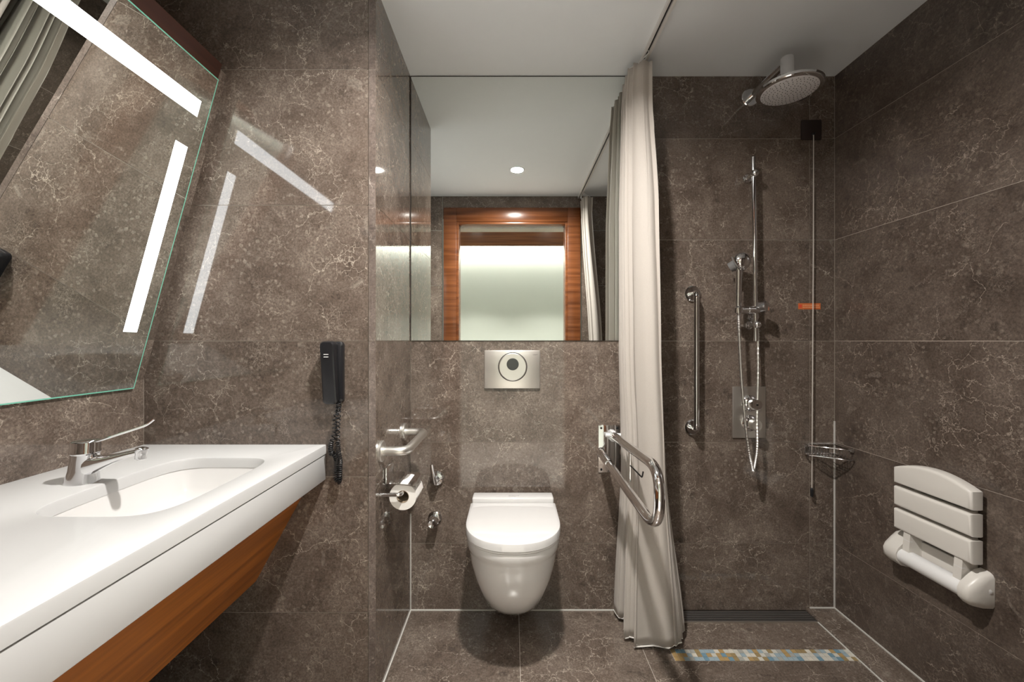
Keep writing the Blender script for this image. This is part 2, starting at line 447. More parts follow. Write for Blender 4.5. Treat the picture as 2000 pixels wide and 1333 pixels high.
# ------------------------------------------------------------------ mirror above the toilet
t = thing('wall_mirror', 'large flat frameless mirror above the toilet, reaching the ceiling', 'mirror', (.025, YB, 1.2))
part(MB().box(XN+.001, .503, YB-.003, YB, 1.199, ZC-.0005), 'backing', M['dkgap'], t, ang=0)
part(MB().box(XN+.004, .501, YB-.006, YB-.003, 1.2005, ZC-.006), 'glass', M['mirror'], t, ang=0)

# ------------------------------------------------------------------ tilted lit mirror over the basin
U = Vector((.2723, 0, .9935)).normalized(); VN = Vector((.9935, 0, -.2723)).normalized()   # up the glass, out of the glass
MP0 = Vector((-1.210, 0, 1.0455))
def mp(u, y, d=0.0): return MP0 + U*u + VN*d + Vector((0, y, 0))
def slab(mb, u0, u1, y0, y1, d0, d1):
    return mb.rings([[mp(u0, y0, d), mp(u1, y0, d), mp(u1, y1, d), mp(u0, y1, d)] for d in (d0, d1)])
MY0, MY1, MU = .44, 1.318, 1.026
# the stone wall leans out behind the mirror
def lean(u, d): return MP0 + U*u + VN*d
LB, LT = lean(.022, -.0165), lean(1.065, -.0165)
sl = struct(MB().prism([(XL-.0005, LB.z), (LB.x, LB.z), (LT.x, LT.z), (XL-.0005, LT.z)], 'y', YD, YP), 'wall_left_slope', M['grout'])
for ua, ub in ((.022, .158), (.158, .624), (.624, 1.065)):
    for ya, yb in ((YD, .74), (.74, YP)):
        bx = [[mp(ua+.001, ya+.001, d), mp(ub-.001, ya+.001, d), mp(ub-.001, yb-.001, d), mp(ua+.001, yb-.001, d)] for d in (-.0165, -.0153)]
        part(MB().rings(bx), 'tile', MA, sl, ang=0)
t = thing('vanity_mirror', 'tilted frameless mirror with lit strips leaning out over the basin', 'mirror', (XL, .86, 1.05))
def rim(e, d): return [mp(e*1.1, MY0+e, d), mp(MU-e, MY0+e, d), mp(MU-e, MY1-e, d), mp(e*1.1, MY1-e, d)]
mb = MB().rings([rim(0, -.006), rim(0, 0), rim(.0034, .00002)])
g = part(mb, 'glass', None, t, ang=0, mats=[M['mirror'], M['glass_edge']])
big = max(p.area for p in g.data.polygons)
for p in g.data.polygons: p.material_index = 0 if (p.normal.dot(VN) > .9 and p.area > big*.5) else 1
part(slab(MB(), .880, .929, .50, 1.277, .0001, .0006), 'light_strip', M['strip'], t, ang=0)
part(slab(MB(), .187, .780, 1.229, 1.273, .0001, .0006), 'light_strip', M['strip'], t, ang=0)
part(slab(MB(), .10, 1.078, MY0-.01, 1.322, -.0150, -.0065), 'back_board', M['wood_dark'], t, ang=0)

# ------------------------------------------------------------------ washbasin counter
CT = .855; CX = -.615
t = thing('washbasin_counter', 'long white counter with sunken basin under the tilted mirror', 'counter', (-.9, .83, CT))
BC = Vector((-.838, 1.010)); BA, BB = .143, .202
NB = 96
def basin_loop(k, z, dx=0.0):
    out = []
    for i in range(NB):
        a = 2*math.pi*i/NB; c, s_ = math.cos(a), math.sin(a); e = 2/4.6
        x = math.copysign(abs(c)**e, c)*(BA+k); y = math.copysign(abs(s_)**e, s_)*(BB+k)
        out.append(Vector((BC.x+x+dx, BC.y+y, z)))
    return out
def rect_loop(x0, x1, y0, y1, z):
    out = []; L0 = basin_loop(0, z); cs = [(x0, y0), (x1, y0), (x1, y1), (x0, y1)]
    for p in L0:
        d = Vector((p.x-BC.x, p.y-BC.y)); k = min([((x1 if d.x > 0 else x0)-BC.x)/d.x if abs(d.x) > 1e-6 else 9e9, ((y1 if d.y > 0 else y0)-BC.y)/d.y if abs(d.y) > 1e-6 else 9e9])
        out.append(Vector((BC.x+d.x*k, BC.y+d.y*k, z)))
    for c in cs:
        i = min(range(NB), key=lambda i: (out[i].x-c[0])**2+(out[i].y-c[1])**2); out[i] = Vector((*c, z))
    return out
q = .004; x0, x1, y0, y1 = XL+.0006, CX, YD+.001, YP-.0006
part(MB().rings([rect_loop(x0, x1, y0, y1, CT-.030), rect_loop(x0, x1, y0, y1, CT-q), rect_loop(x0, x1-.001, y0, y1, CT-.001), rect_loop(x0, x1-q, y0, y1, CT),
                 basin_loop(.006, CT), basin_loop(.002, CT-.0015), basin_loop(0, CT-.006), basin_loop(0, CT-.030), rect_loop(x0, x1, y0, y1, CT-.030)], cap0=False, cap1=False), 'countertop', M['solid_white'], t, ang=40)
part(MB().box(CX-.022, CX-.0015, y0, y1, .740, CT-.0335, .0012).box(CX-.06, CX-.022, y0, y1, .76, CT-.0305), 'apron', M['solid_white'], t)
rs = [basin_loop(.016, CT-.0305), basin_loop(.006, CT-.0307)]
for k, z in ((.004, -.045), (-.004, -.085), (-.016, -.115), (-.04, -.131), (-.075, -.137), (-.112, -.139)):
    rs.append(basin_loop(k, CT+z))
inner = rs[1:]
outer = [[Vector((p.x, p.y, p.z-.008)) for p in r] for r in rs[::-1]]
bs = part(MB().rings(rs, cap0=False, cap1=True), 'basin', M['porcelain'], t, ang=50)
bs.modifiers.new('thick', 'SOLIDIFY').thickness = .006; bs.modifiers['thick'].offset = 1
part(MB().lathe([(.030, 0), (.030, .002), (.026, .004), (.0, .0045)], (BC.x, BC.y, CT-.1385), n=28), 'drain', M['chrome'], bs)
# slanted wooden panel below
A, B_ = Vector((-.655, 0, .757)), Vector((-.847, 0, .403)); d = (B_-A).normalized(); nn = Vector((d.z, 0, -d.x))
if nn.x > 0: nn = -nn
P = [A, B_, B_+nn*.02, A+nn*.02]
part(MB().prism([(p.x, p.z) for p in P], 'y', y0, y1), 'front_panel', M['wood_y'], t, 'slanted reddish brown wooden panel', 0)

# tap
t = thing('washbasin_tap', 'chrome mixer tap with long thin lever behind the basin', 'tap', (-1.045, 1.0, CT))
mb = MB(); rings = []
for z, r, dx in ((0, .0345, 0), (.004, .034, 0), (.03, .029, .004), (.055, .0275, .007), (.07, .0275, .008)):
    rings.append([Vector((-1.045+dx+r*1.05*math.cos(2*math.pi*k/28), 1.0+r*.85*math.sin(2*math.pi*k/28), CT+z)) for k in range(28)])
mb.rings(rings); part(mb, 'body', M['chrome'], t, ang=50)
rings = []
for x, zc, hh, hw in ((-1.04, .888, .026, .022), (-1.015, .897, .022, .021), (-.99, .905, .0155, .019), (-.96, .914, .0105, .016), (-.925, .924, .008, .014), (-.905, .929, .0075, .013)):
    rings.append([Vector((x, 1.0+hw*math.copysign(abs(math.cos(a))**.7, math.cos(a)), zc+hh*math.copysign(abs(math.sin(a))**.7, math.sin(a)))) for a in [2*math.pi*k/20 for k in range(20)]])
part(MB().rings(rings), 'spout', M['chrome'], t, ang=50)
part(MB().lathe([(.010, 0), (.012, .002), (.012, .014), (.013, .016), (.013, .026), (.009, .028)], (-.902, 1.0, .911), (.12, 0, 1), 20), 'aerator', M['chrome'], t)
part(MB().lathe([(.026, 0), (.0285, .003), (.0285, .008), (.0275, .010), (.0275, .026), (.0265, .030), (.022, .033), (0, .034)], (-1.037, 1.0, CT+.070), (.05, 0, 1), 30), 'lever_hub', M['chrome'], t)
part(MB().tube(round_path([(-1.03, 1.0, .950), (-1.005, 1.0, .955), (-.888, 1.0, .993), (-.869, 1.0, 1.008)], .012), [.006, .006, .004]+[.0028]*16+[.0028], 8), 'lever', M['chrome'], t)
part(MB().lathe([(.006, 0), (.006, .0012), (.004, .0016)], (-1.012, .992, .942), (.93, -.3, 0), 14), 'indicator', M['red'], t, 'small red dot')

# ------------------------------------------------------------------ wall telephone
t = thing('wall_telephone', 'black slim telephone with coiled cord hung on the stone wall', 'telephone', (-.58, YP, 1.0))
def rrect(x0, x1, z0, z1, r, n=5):
    out = []
    for cx, cz, a0 in ((x1-r, z1-r, 0), (x0+r, z1-r, 90), (x0+r, z0+r, 180), (x1-r, z0+r, 270)):
        for k in range(n+1):
            a = math.radians(a0+90*k/n); out.append((cx+r*math.cos(a), cz+r*math.sin(a)))
    return out
part(MB().rings([[Vector((x, y, z)) for x, z in rrect(-.608+g_, -.554-g_, .995+g_, 1.196-g_, .012)] for y, g_ in ((YP-.0003, 0), (YP-.014, 0), (YP-.018, .004))]), 'base', M['black'], t, ang=40)
def hs(g_, off):
    out = []
    for x, z in rrect(-.612+g_, -.564-g_, .993+g_, 1.197-g_, .014):
        k = (z-.993)/(.204)
        out.append(Vector((x - .004*k, YP-.018-(off)*(.016+.020*k), z)))
    return out
hsb = part(MB().rings([hs(0, 0), hs(0, .75), hs(.003, .95), hs(.008, 1.0)]), 'handset', M['black'], t, ang=40)
for dz in (0, .008):
    mb = MB().box(-.600, -.585, YP-.0525, YP-.0517, 1.146+dz, 1.1482+dz)
    part(mb, 'emblem_bar', M['plastic_w'], hsb, 'small white mark' if dz == 0 else None, 0)
cp = [(-.567, .993), (-.565, .96), (-.571, .90), (-.566, .85), (-.562, .80), (-.561, .757), (-.567, .738), (-.574, .757), (-.573, .80), (-.579, .829), (-.592, .832), (-.590, .86), (-.580, .90), (-.577, .94), (-.570, .97), (-.563, .996)]
path = catmull([(x, YP-.016-(.007 if i % 2 else 0), z) for i, (x, z) in enumerate(cp)], 40)
hp = []; acc = 0.0
for i in range(len(path)-1):
    T_ = (path[i+1]-path[i]); L_ = T_.length; T_.normalize()
    n1 = T_.cross(Vector((0, 1, 0))).normalized(); n2 = T_.cross(n1)
    z_ = path[i].z; stretch = 1.0 if z_ < .87 else .45
    steps = max(1, int(L_/.0009))
    for k in range(steps):
        p = path[i].lerp(path[i+1], k/steps); a = acc*2*math.pi
        hp.append(p+(n1*math.cos(a)+n2*math.sin(a))*.0068); acc += (L_/steps)/.0062*stretch
part(MB().tube(hp, .0018, 5), 'cord', M['blackrub'], t, 'black coiled cord', 60)

# ------------------------------------------------------------------ toilet
TX = .004
def dshape(w_, yf, yb, z, n=40, dep=.19, ex=2.25):
    dep = min(dep, (yb-yf)*.8); yc = yf+dep; out = [Vector((TX+w_, yb, z)), Vector((TX+w_, (yb+yc)/2, z))]
    for k in range(n+1):
        a = math.pi*k/n; c, s_ = math.cos(a), math.sin(a)
        out.append(Vector((TX+w_*math.copysign(abs(c)**(2/ex), c), yc-dep*abs(s_)**(2/ex), z)))
    out += [Vector((TX-w_, (yb+yc)/2, z)), Vector((TX-w_, yb, z))]
    return out
YT = YB-.0004
t = thing('toilet', 'white wall-hung toilet with closed lid below the flush plate', 'toilet', (TX, YB, .11))
prof = [(.112, .075, 1.67, .10), (.116, .083, 1.645, .11), (.135, .094, 1.60, .13), (.17, .109, 1.545, .15), (.21, .122, 1.498, .17), (.26, .136, 1.455, .18), (.32, .150, 1.420, .19), (.38, .161, 1.400, .19), (.425, .1665, 1.392, .19), (.438, .169, 1.389, .19), (.446, .173, 1.384, .19), (.470, .1745, 1.381, .19), (.478, .173, 1.383, .19)]
part(MB().rings([dshape(w_, yf, YT, z, dep=dp) for z, w_, yf, dp in prof]), 'bowl', M['porcelain'], t, ang=55)
part(MB().rings([dshape(.1745, 1.381, 1.72, .480), dshape(.1755, 1.379, 1.72, .482), dshape(.1755, 1.379, 1.72, .486), dshape(.174, 1.381, 1.72, .4875)]), 'seat', M['plastic_w'], t, ang=40)
lid = [dshape(.1755, 1.379, 1.727, .4885), dshape(.178, 1.3755, 1.7275, .4905), dshape(.178, 1.3755, 1.7275, .511), dshape(.1765, 1.377, 1.726, .516), dshape(.173, 1.381, 1.724, .5185), dshape(.165, 1.39, 1.72, .5195), dshape(.11, 1.45, 1.70, .5215)]
part(MB().rings(lid), 'lid', M['porcelain'], t, ang=30)
hb = part(MB().box(TX-.172, TX+.172, 1.731, 1.797, .4785, .538, .007, 3), 'hinge_block', M['porcelain'], t)
text('DURAVIT', .011, (TX+.004, 1.752, .5383), (0, 0, 0), M['greyprint'], hb)

# flush plate
t = thing('flush_plate', 'brushed steel flush plate with round button above the toilet', 'flush plate', (0, YB, 1.07))
fp = part(MB().box(-.1225, .1245, YB-.012, YB-.0003, .988, 1.157, .003), 'plate', M['steel'], t)
part(MB().lathe([(.0645, 0), (.0645, .0006)], (.003, YB-.0121, 1.0835), (0, -1, 0), 48), 'button_gap', M['dkgap'], t)
bt = part(MB().lathe([(.0615, 0), (.0615, .003), (.058, .0055), (.045, .0045), (.028, .0035), (0, .003)], (.003, YB-.0127, 1.0835), (0, -1, 0), 48), 'button', M['steel'], t)
part(MB().lathe([(.0265, 0), (.0265, .0035), (.024, .0055), (0, .0062)], (.003, YB-.0150, 1.0955), (0, -1, 0), 36), 'button_centre', M['greybutton'], bt, 'dark grey round centre')
text('GEBERIT', .0062, (.103, YB-.0124, 1.137), (math.pi/2, 0, 0), M['greyprint'], fp)

# ------------------------------------------------------------------ fold-up rail right of the toilet
t = thing('folding_grab_rail', 'chrome U-shaped folding grab rail in front of the curtain', 'grab rail', (.43, YB, .72))
part(MB().box(.383, .478, YB-.006, YB-.0003, .615, .824, .002), 'wall_plate', M['chrome'], t)
for x, z in ((.395, .812), (.466, .812), (.395, .628), (.466, .628)):
    part(MB().lathe([(.005, 0), (.005, .002), (.003, .003)], (x, YB-.006, z), (0, -1, 0), 12), 'screw', M['darkmetal'], t)
up = Vector((.440, 1.79, .787)); uf = Vector((.445, 1.235, .812)); lf = Vector((.440, 1.235, .622)); lb = Vector((.392, 1.815, .705))
pth = round_path([up, uf, lf, lb], .10, 12)
part(MB().tube(pth, [.0165]*(len(pth)-1)+[.0165], 16), 'rail', M['chrome'], t, ang=60)
part(MB().tube([lb.lerp(lf, .0), lb.lerp(lf, .20)], .019, 16), 'sleeve', M['chrome'], t)
part(MB().box(.432, .450, 1.785, YB-.006, .760, .806, .003).tube([(.408, 1.797, .787), (.474, 1.797, .787)], .0085, 12), 'hinge', M['plastic_w'], t, 'pale hinge block with pin')
ym = 1.52
zt = .80; zb = .664
ph = part(MB().tube([(.437, ym, zt-.018), (.437, ym, zb+.014)], .0028, 8), 'paper_hook', M['chrome'], t)
part(MB().tube(round_path([(.437, ym, .738), (.455, 1.44, .720), (.457, 1.435, .742)], .006, 4), .0026, 8), 'hook_arm', M['darkmetal'], ph)

# ------------------------------------------------------------------ short steel grab bar on the partition side
t = thing('side_grab_bar', 'short brushed steel grab bar beside the toilet roll', 'grab bar', (XN, 1.56, .82))
ya, yb_, zz = 1.412, 1.715, .820
part(MB().tube(round_path([(XN+.008, ya, zz), (XN+.090, ya, zz), (XN+.090, yb_, zz), (XN+.008, yb_, zz)], .045, 10), .0155, 16), 'bar', M['steel'], t, ang=60)
for y in (ya, yb_):
    part(MB().lathe([(.036, .0004), (.036, .008), (.034, .010), (.017, .0105)], (XN, y, zz), (1, 0, 0), 30), 'flange', M['steel'], t)

# ------------------------------------------------------------------ paper holder and roll
t = thing('toilet_roll_holder', 'chrome toilet roll holder with flap below the steel bar', 'roll holder', (XN, 1.42, .67))
part(MB().box(XN+.0004, XN+.008, 1.455, 1.545, .700, .748, .002), 'back_plate', M['chrome'], t)
flp = []
part(MB().rings([[Vector((XN+.006+.118*math.sin(k/8*1.35), y, .696+.012*math.cos(k/8*1.35*1.1) + d_)) for k in range(9)] + [Vector((XN+.006+.118*math.sin(k/8*1.35), y, .6945+.012*math.cos(k/8*1.35*1.1)+d_)) for k in range(8, -1, -1)] for y, d_ in ((1.412, 0), (1.545, 0))]), 'flap', M['chrome'], t)
part(MB().tube(round_path([(XN+.001, 1.402, .674), (XN+.074, 1.402, .674), (XN+.074, 1.54, .674)], .018, 8), .0068, 12), 'arm', M['chrome'], t)
t = thing('toilet_roll', 'white toilet roll on the chrome holder', 'toilet roll', (XN+.078, 1.42, .66))
RC = (XN+.074, 1.420, .6605)
part(MB().rings([[Vector((RC[0]+r*math.cos(2*math.pi*k/40), RC[1]+h, RC[2]+r*math.sin(2*math.pi*k/40))) for k in range(40)] for r, h in ((.0215, 0), (.0465, 0), (.0465, .100), (.0215, .100), (.0215, 0))], cap0=False, cap1=False), 'paper', M['paper'], t, ang=40)
part(MB().rings([[Vector((RC[0]+r*math.cos(2*math.pi*k/40), RC[1]+h, RC[2]+r*math.sin(2*math.pi*k/40))) for k in range(40)] for r, h in ((.0214, -.0005), (.0214, .1005), (.0200, .1005), (.0200, -.0005), (.0214, -.0005))], cap0=False, cap1=False), 'core', M['cardboard'], t, ang=40)
part(MB().box(RC[0]+.0455, RC[0]+.0465, RC[1], RC[1]+.100, RC[2]-.004, RC[2]+.020, 0, rot=Matrix.Rotation(math.radians(-12), 3, 'Y')), 'loose_sheet', M['paper'], t, ang=0)

# ------------------------------------------------------------------ valves left of the toilet
t = thing('stop_valve', 'chrome valve with raised lever left of the toilet lid', 'valve', (-.335, YB, .588))
part(MB().lathe([(.033, .0004), (.033, .005), (.028, .012), (.016, .016), (.014, .034), (.012, .036)], (-.335, YB, .588), (0, -1, 0), 28), 'rose', M['chrome'], t)
part(MB().tube([(-.335, YB-.040, .578), (-.338, YB-.050, .60), (-.343, YB-.058, .64), (-.346, YB-.062, .668)], [.010, .0095, .0085, .008], 14), 'lever', M['chrome'], t, ang=60)
t = thing('angle_valve', 'small round chrome angle valve below the lever valve', 'valve', (-.342, YB, .41))
part(MB().lathe([(.030, .0004), (.030, .006), (.024, .010), (.018, .012), (.018, .024), (.021, .025)], (-.342, YB, .413), (0, -1, 0), 26), 'rose', M['chrome'], t)
part(MB().lathe([(.0165, .0), (.020, .002), (.020, .030), (.017, .034), (.010, .031), (0, .030)], (-.3425, YB-.0255, .411), (-.05, -1, -.1), 26), 'knob', M['chrome'], t)

# ------------------------------------------------------------------ shower curtain and track
RX = .548
t = thing('curtain_track', 'slim white ceiling track the shower curtains hang from', 'curtain track', (RX, 1.0, ZC))
part(MB().box(RX-.013, RX+.013, YD+.001, YB-.0065, ZC-.004, ZC-.0003).box(RX-.013, RX-.007, YD+.001, YB-.0065, ZC-.018, ZC-.004).box(RX+.002, RX+.013, YD+.001, YB-.0065, ZC-.018, ZC-.004), 'channel', M['rail'], t, ang=0)
part(MB().box(RX-.007, RX+.002, YD+.001, YB-.0065, ZC-.010, ZC-.004), 'slot', M['dkgap'], t, ang=0)

def curtain(name, label, top, bot, folds, seed, zt, zb_, keys, hooks):
    """keys: list of (v, xc, amp, y0, y1) down the drop; cloth runs from y0 to y1 in folds across x"""
    r = random.Random(seed); NS, NH = 300, 60
    ph = [r.uniform(-.5, .5) for _ in range(folds+2)]; am = [r.uniform(.72, 1.15) for _ in range(folds+2)]
    drift = [r.uniform(-.5, .5) for _ in range(folds+2)]
    def at(v):
        for a, b in zip(keys, keys[1:]):
            if v <= b[0]:
                k = (v-a[0])/(b[0]-a[0]); k = k*k*(3-2*k)*.5+k*.5
                return [p+(q_-p)*k for p, q_ in zip(a[1:], b[1:])]
        return keys[-1][1:]
    def lerp(arr, s_):
        i = int(s_*folds); f = s_*folds-i; i = min(i, folds)
        f = f*f*(3-2*f); return arr[i]*(1-f)+arr[i+1]*f
    rows = []
    for j in range(NH+1):
        v = j/NH; xc, A_, ya, yb2 = at(v); row = []
        for i in range(NS+1):
            s_ = i/NS
            a = 2*math.pi*folds*s_ + lerp(ph, s_)*.6 + lerp(drift, s_)*1.6*v
            x = xc + A_*lerp(am, s_)*(math.sin(a)+.22*math.sin(2*a+1.3+2*v+lerp(ph, s_)*3)*min(1, .3+v)+.05*math.sin(5*a+4*v))
            y = ya+(yb2-ya)*s_ + .012*(1-.3*v)*math.cos(a*1.0)*(.4+v) + (.0035+.0085*v)*math.sin(3.7*a+lerp(ph, s_)*4+1.1*v) + .004*v*math.sin(7.3*a+2.0)
            z = zt+(zb_-zt)*v
            z += v*v*(.010*math.sin(a+.8)+.006*math.sin(2.6*a+1.0))
            row.append(Vector((x, y, z)))
        rows.append(row)
    org = (keys[0][1], (keys[0][3]+keys[0][4])/2, zt)
    tt = thing(name, label, 'curtain', org, 'cream shower curtains')
    cl = part(MB().rings(rows, closed=False, cap0=False, cap1=False), 'cloth', M['curtain'], tt, ang=80)
    md = cl.modifiers.new('thick', 'SOLIDIFY'); md.thickness = .0012
    part(MB().tube(rows[-1][::3], .0026, 6), 'hem', M['hem'], tt, ang=60)
    hd = [[p+Vector((0, 0, -.0)) for p in rows[0]], [p for p in rows[1]]]
    for k in range(hooks):
        i = int((k+.5)/hooks*NS); p = rows[0][i]
        part(MB().tube([(p.x, p.y, p.z-.004), (RX, p.y, ZC-.022), (RX-.002, p.y, ZC-.012)], .0022, 6), 'hook', M['plastic_w'], tt)
    return tt
curtain('shower_curtain', 'cream shower curtain gathered against the back wall behind the folding rail', 0, 0, 6, 3, 2.315, .028,
        [(0, .524, .040, 1.635, 1.80), (.06, .520, .044, 1.63, 1.80), (.25, .526, .058, 1.60, 1.797), (.5, .533, .062, 1.59, 1.795), (.72, .550, .064, 1.59, 1.795), (1, .565, .105, 1.58, 1.79)], 5)
curtain('shower_curtain', 'cream shower curtain bunched beside the doorway, seen in the mirror', 0, 0, 5, 8, 2.315, .03,
        [(0, .590, .042, .345, .47), (.05, .590, .036, .345, .46), (.5, .665, .045, .34, .46), (1, .70, .07, .34, .49)], 4)

# ------------------------------------------------------------------ shower fittings
t = thing('overhead_shower', 'round chrome rain shower head on an arm near the ceiling', 'shower head', (1.06, YB, 2.28))
part(MB().lathe([(.039, .0004), (.039, .006), (.036, .009), (.014, .010)], (1.057, YB, 2.278), (0, -1, 0), 36), 'wall_rose', M['chrome'], t)
part(MB().tube([(1.057, YB-.008, 2.278), (1.060, 1.595, 2.278)], .0135, 16), 'arm', M['chrome'], t)
part(MB().lathe([(.0, 0), (.022, .002), (.0235, .004), (.0235, .082), (.021, .086), (0, .087)], (1.064, 1.592, 2.208), (0, 0, 1), 28), 'elbow', M['chrome'], t)
hd = part(MB().lathe([(.100, .0), (.110, .001), (.1125, .004), (.1125, .013), (.106, .018), (.08, .026), (.045, .031), (.022, .036), (.018, .046)], (1.072, 1.592, 2.164), (0, 0, 1), 64), 'head', M['chrome'], t)
sf = part(MB().lathe([(.0, -.0012), (.094, -.0012), (.096, 0), (.096, .001)], (1.072, 1.592, 2.1632), (0, 0, 1), 48), 'spray_face', M['showerface'], hd)
nz = MB()
for ring, cnt in ((.012, 6), (.026, 12), (.040, 19), (.054, 26), (.068, 32), (.081, 38), (.090, 30)):
    for k in range(cnt):
        a = 2*math.pi*k/cnt+ring*40; nz.lathe([(.0017, -.0014), (.0013, .0)], (1.072+ring*math.cos(a), 1.592+ring*math.sin(a), 2.161), (0, 0, 1), 5)
o = part(nz, 'nozzles', M['nozzle'], hd, ang=0); o['kind'] = 'stuff'

t = thing('shower_slide_rail', 'tall thin chrome slide rail with hand shower clamp', 'shower rail', (1.045, YB, 1.6))
RY = YB-.058
part(MB().tube([(1.038, RY, 1.99), (1.050, RY, 1.197)], .0088, 14), 'pole', M['chrome'], t)
for z, x in ((1.918, 1.0395), (1.268, 1.049)):
    part(MB().tube([(x, RY, z), (x, YB-.003, z)], .008, 12).lathe([(.018, .0004), (.018, .006), (.009, .009)], (x+.002, YB, z), (0, -1, 0), 22), 'wall_bracket', M['chrome'], t)
    part(MB().sphere((x+.003, RY-.006, z), .0165, 18), 'ball', M['softchrome'], t)
cz = 1.330
cl = part(MB().tube([(.962, RY-.030, cz-.002), (1.052, RY-.012, cz+.002)], .0155, 18), 'slider', M['chrome'], t)
part(MB().tube([(1.000, RY-.0225, cz), (1.004, RY-.0217, cz)], .0165, 18), 'slider_ring', M['chrome'], cl)
part(MB().lathe([(.012, 0), (.023, .004), (.024, .010), (.024, .030), (.020, .034), (0, .036)], (1.058, RY-.008, cz+.012), (.6, -.78, .1), 24), 'knob', M['softchrome'], t)
part(MB().lathe([(.019, 0), (.019, .022), (.013, .030), (.009, .031)], (.958, RY-.030, cz-.014), (0, 0, 1), 20), 'handset_cup', M['chrome'], t)
part(MB().lathe([(.024, .0), (.024, .006), (.012, .010), (.010, .028)], (1.070, YB-.0004, 1.305), (0, -1, 0), 22), 'hose_outlet', M['chrome'], t)

t = thing('hand_shower', 'chrome hand shower with metal hose hanging from the rail clamp', 'hand shower', (.958, RY-.03, 1.33))
HY_ = RY-.030
hp_ = [(.958, HY_, 1.315), (.958, HY_, 1.36), (.958, HY_-.002, 1.43), (.958, HY_-.004, 1.485), (.958, HY_-.004, 1.515)]
part(MB().tube(hp_, [.0095, .0115, .0125, .0135, .014], 18), 'handle', M['chrome'], t, ang=60)
hx, hy, hz = .962, HY_-.006, 1.532
ax = Vector((-.66, .60, -.46)).normalized()
hh = part(MB().lathe([(0, -.041), (.014, -.039), (.027, -.032), (.037, -.019), (.0415, -.004), (.0415, .008), (.037, .013)], (hx, hy, hz), ax, 36), 'head', M['chrome'], t, ang=50)
part(MB().lathe([(.037, .0125), (.036, .016), (.022, .019), (.0205, .044), (.0, .045)], (hx, hy, hz), ax, 30), 'spray_face', M['handface_shaded'], hh)
hose = catmull([(.958, HY_, 1.318), (.960, HY_, 1.25), (.970, HY_, 1.05), (.985, HY_-.002, .86), (1.000, HY_-.002, .74), (1.012, HY_, .682), (1.023, HY_+.004, .648), (1.034, HY_+.008, .682), (1.045, HY_+.012, .75), (1.055, RY, .87), (1.064, RY+.008, 1.05), (1.070, RY+.020, 1.22), (1.070, RY+.030, 1.290)], 26)
rr = [.0062+.0009*math.sin(i*2.1) for i in range(len(hose))]
part(MB().tube(hose, rr, 8), 'hose', M['hosesteel'], t, 'ribbed metal hose', 20)

t = thing('shower_mixer', 'square chrome shower mixer plate with two round knobs', 'shower mixer', (1.05, YB, .88))
part(MB().box(.978, 1.125, YB-.006, YB-.0004, .768, .996, .002), 'plate', M['steel'], t)
for z, mm, hgt in ((.923, M['chrome'], .060), (.835, M['chrome'], .058)):
    part(MB().lathe([(.036, .0), (.036, .006), (.030, .012), (.022, .016), (.022, .026)], (1.053, YB-.006, z), (0, -1, 0), 30), 'knob_base', mm, t)
    kb = part(MB().lathe([(.020, .0), (.024, .002), (.0245, .026), (.022, .031), (.008, .032), (0, .030)], (1.053, YB-.0325, z), (0, -1, 0), 30), 'knob', M['steel'] if z < .9 else M['chrome'], t)
    part(MB().lathe([(.004, 0), (.004, .0012), (0, .0013)], (1.053, YB-.0642, z), (0, -1, 0), 14), 'screw', M['darkmetal'], kb)

t = thing('shower_grab_bar', 'straight vertical chrome grab bar right of the curtain', 'grab bar', (.80, YB, 1.1))
gx = .793
part(MB().tube(round_path([(gx+.006, YB-.006, 1.408), (gx, YB-.062, 1.408), (gx, YB-.062, .816), (gx+.006, YB-.006, .816)], .035, 10), .0112, 16), 'bar', M['chrome'], t, ang=60)
for z in (1.408, .816):
    part(MB().lathe([(.035, .0004), (.035, .008), (.030, .013), (.012, .014)], (gx+.008, YB, z), (0, -1, 0), 30), 'flange', M['chrome'], t)

# emergency pull cord, sticker
t = thing('emergency_pull_cord', 'thin pale pull cord hanging from a square brown wall plate', 'pull cord', (1.32, YB, 2.13))
part(MB().box(1.281, 1.371, YB-.010, YB-.0004, 2.090, 2.178, .004), 'wall_plate', M['boxbrown'], t)
part(MB().tube([(1.329, YB-.016, 2.110), (1.328, YB-.016, 1.6), (1.3215, YB-.018, .80), (1.320, YB-.018, .55)], .0021, 8), 'cord', M['cordwhite'], t)
part(MB().lathe([(.002, .01), (.005, .006), (.0065, 0), (.0065, -.026), (.004, -.030)], (1.320, YB-.018, .542), (0, 0, 1), 14), 'toggle', M['black'], t)
part(MB().lathe([(.006, 0), (.006, .010), (.003, .012)], (1.329, YB-.010, 2.112), (0, -1, 0), 12), 'cord_outlet', M['black'], t)
t = thing('orange_sticker', 'small orange sticker on the shower wall behind the pull cord', 'sticker', (1.32, YB, 1.34))
part(MB().box(1.272, 1.371, YB-.0010, YB-.0003, 1.339, 1.366), 'sheet', M['orange'], t, ang=0)
part(MB().box(1.276, 1.287, YB-.0014, YB-.0010, 1.3465, 1.3595), 'symbol', M['red'], t, 'red symbol', 0)
pr = MB(); rx = random.Random(4); x = 1.292
while x < 1.364:
    wd_ = rx.uniform(.003, .008)
    pr.box(x, min(x+wd_, 1.367), YB-.0014, YB-.0010, 1.3545, 1.3590); x += wd_+.0016
x = 1.292
while x < 1.364:
    wd_ = rx.uniform(.004, .009)
    pr.box(x, min(x+wd_, 1.367), YB-.0014, YB-.0010, 1.3460, 1.3500); x += wd_+.0014
part(pr, 'print', M['orange_pale'], t, 'two rows of tiny pale print', 0)

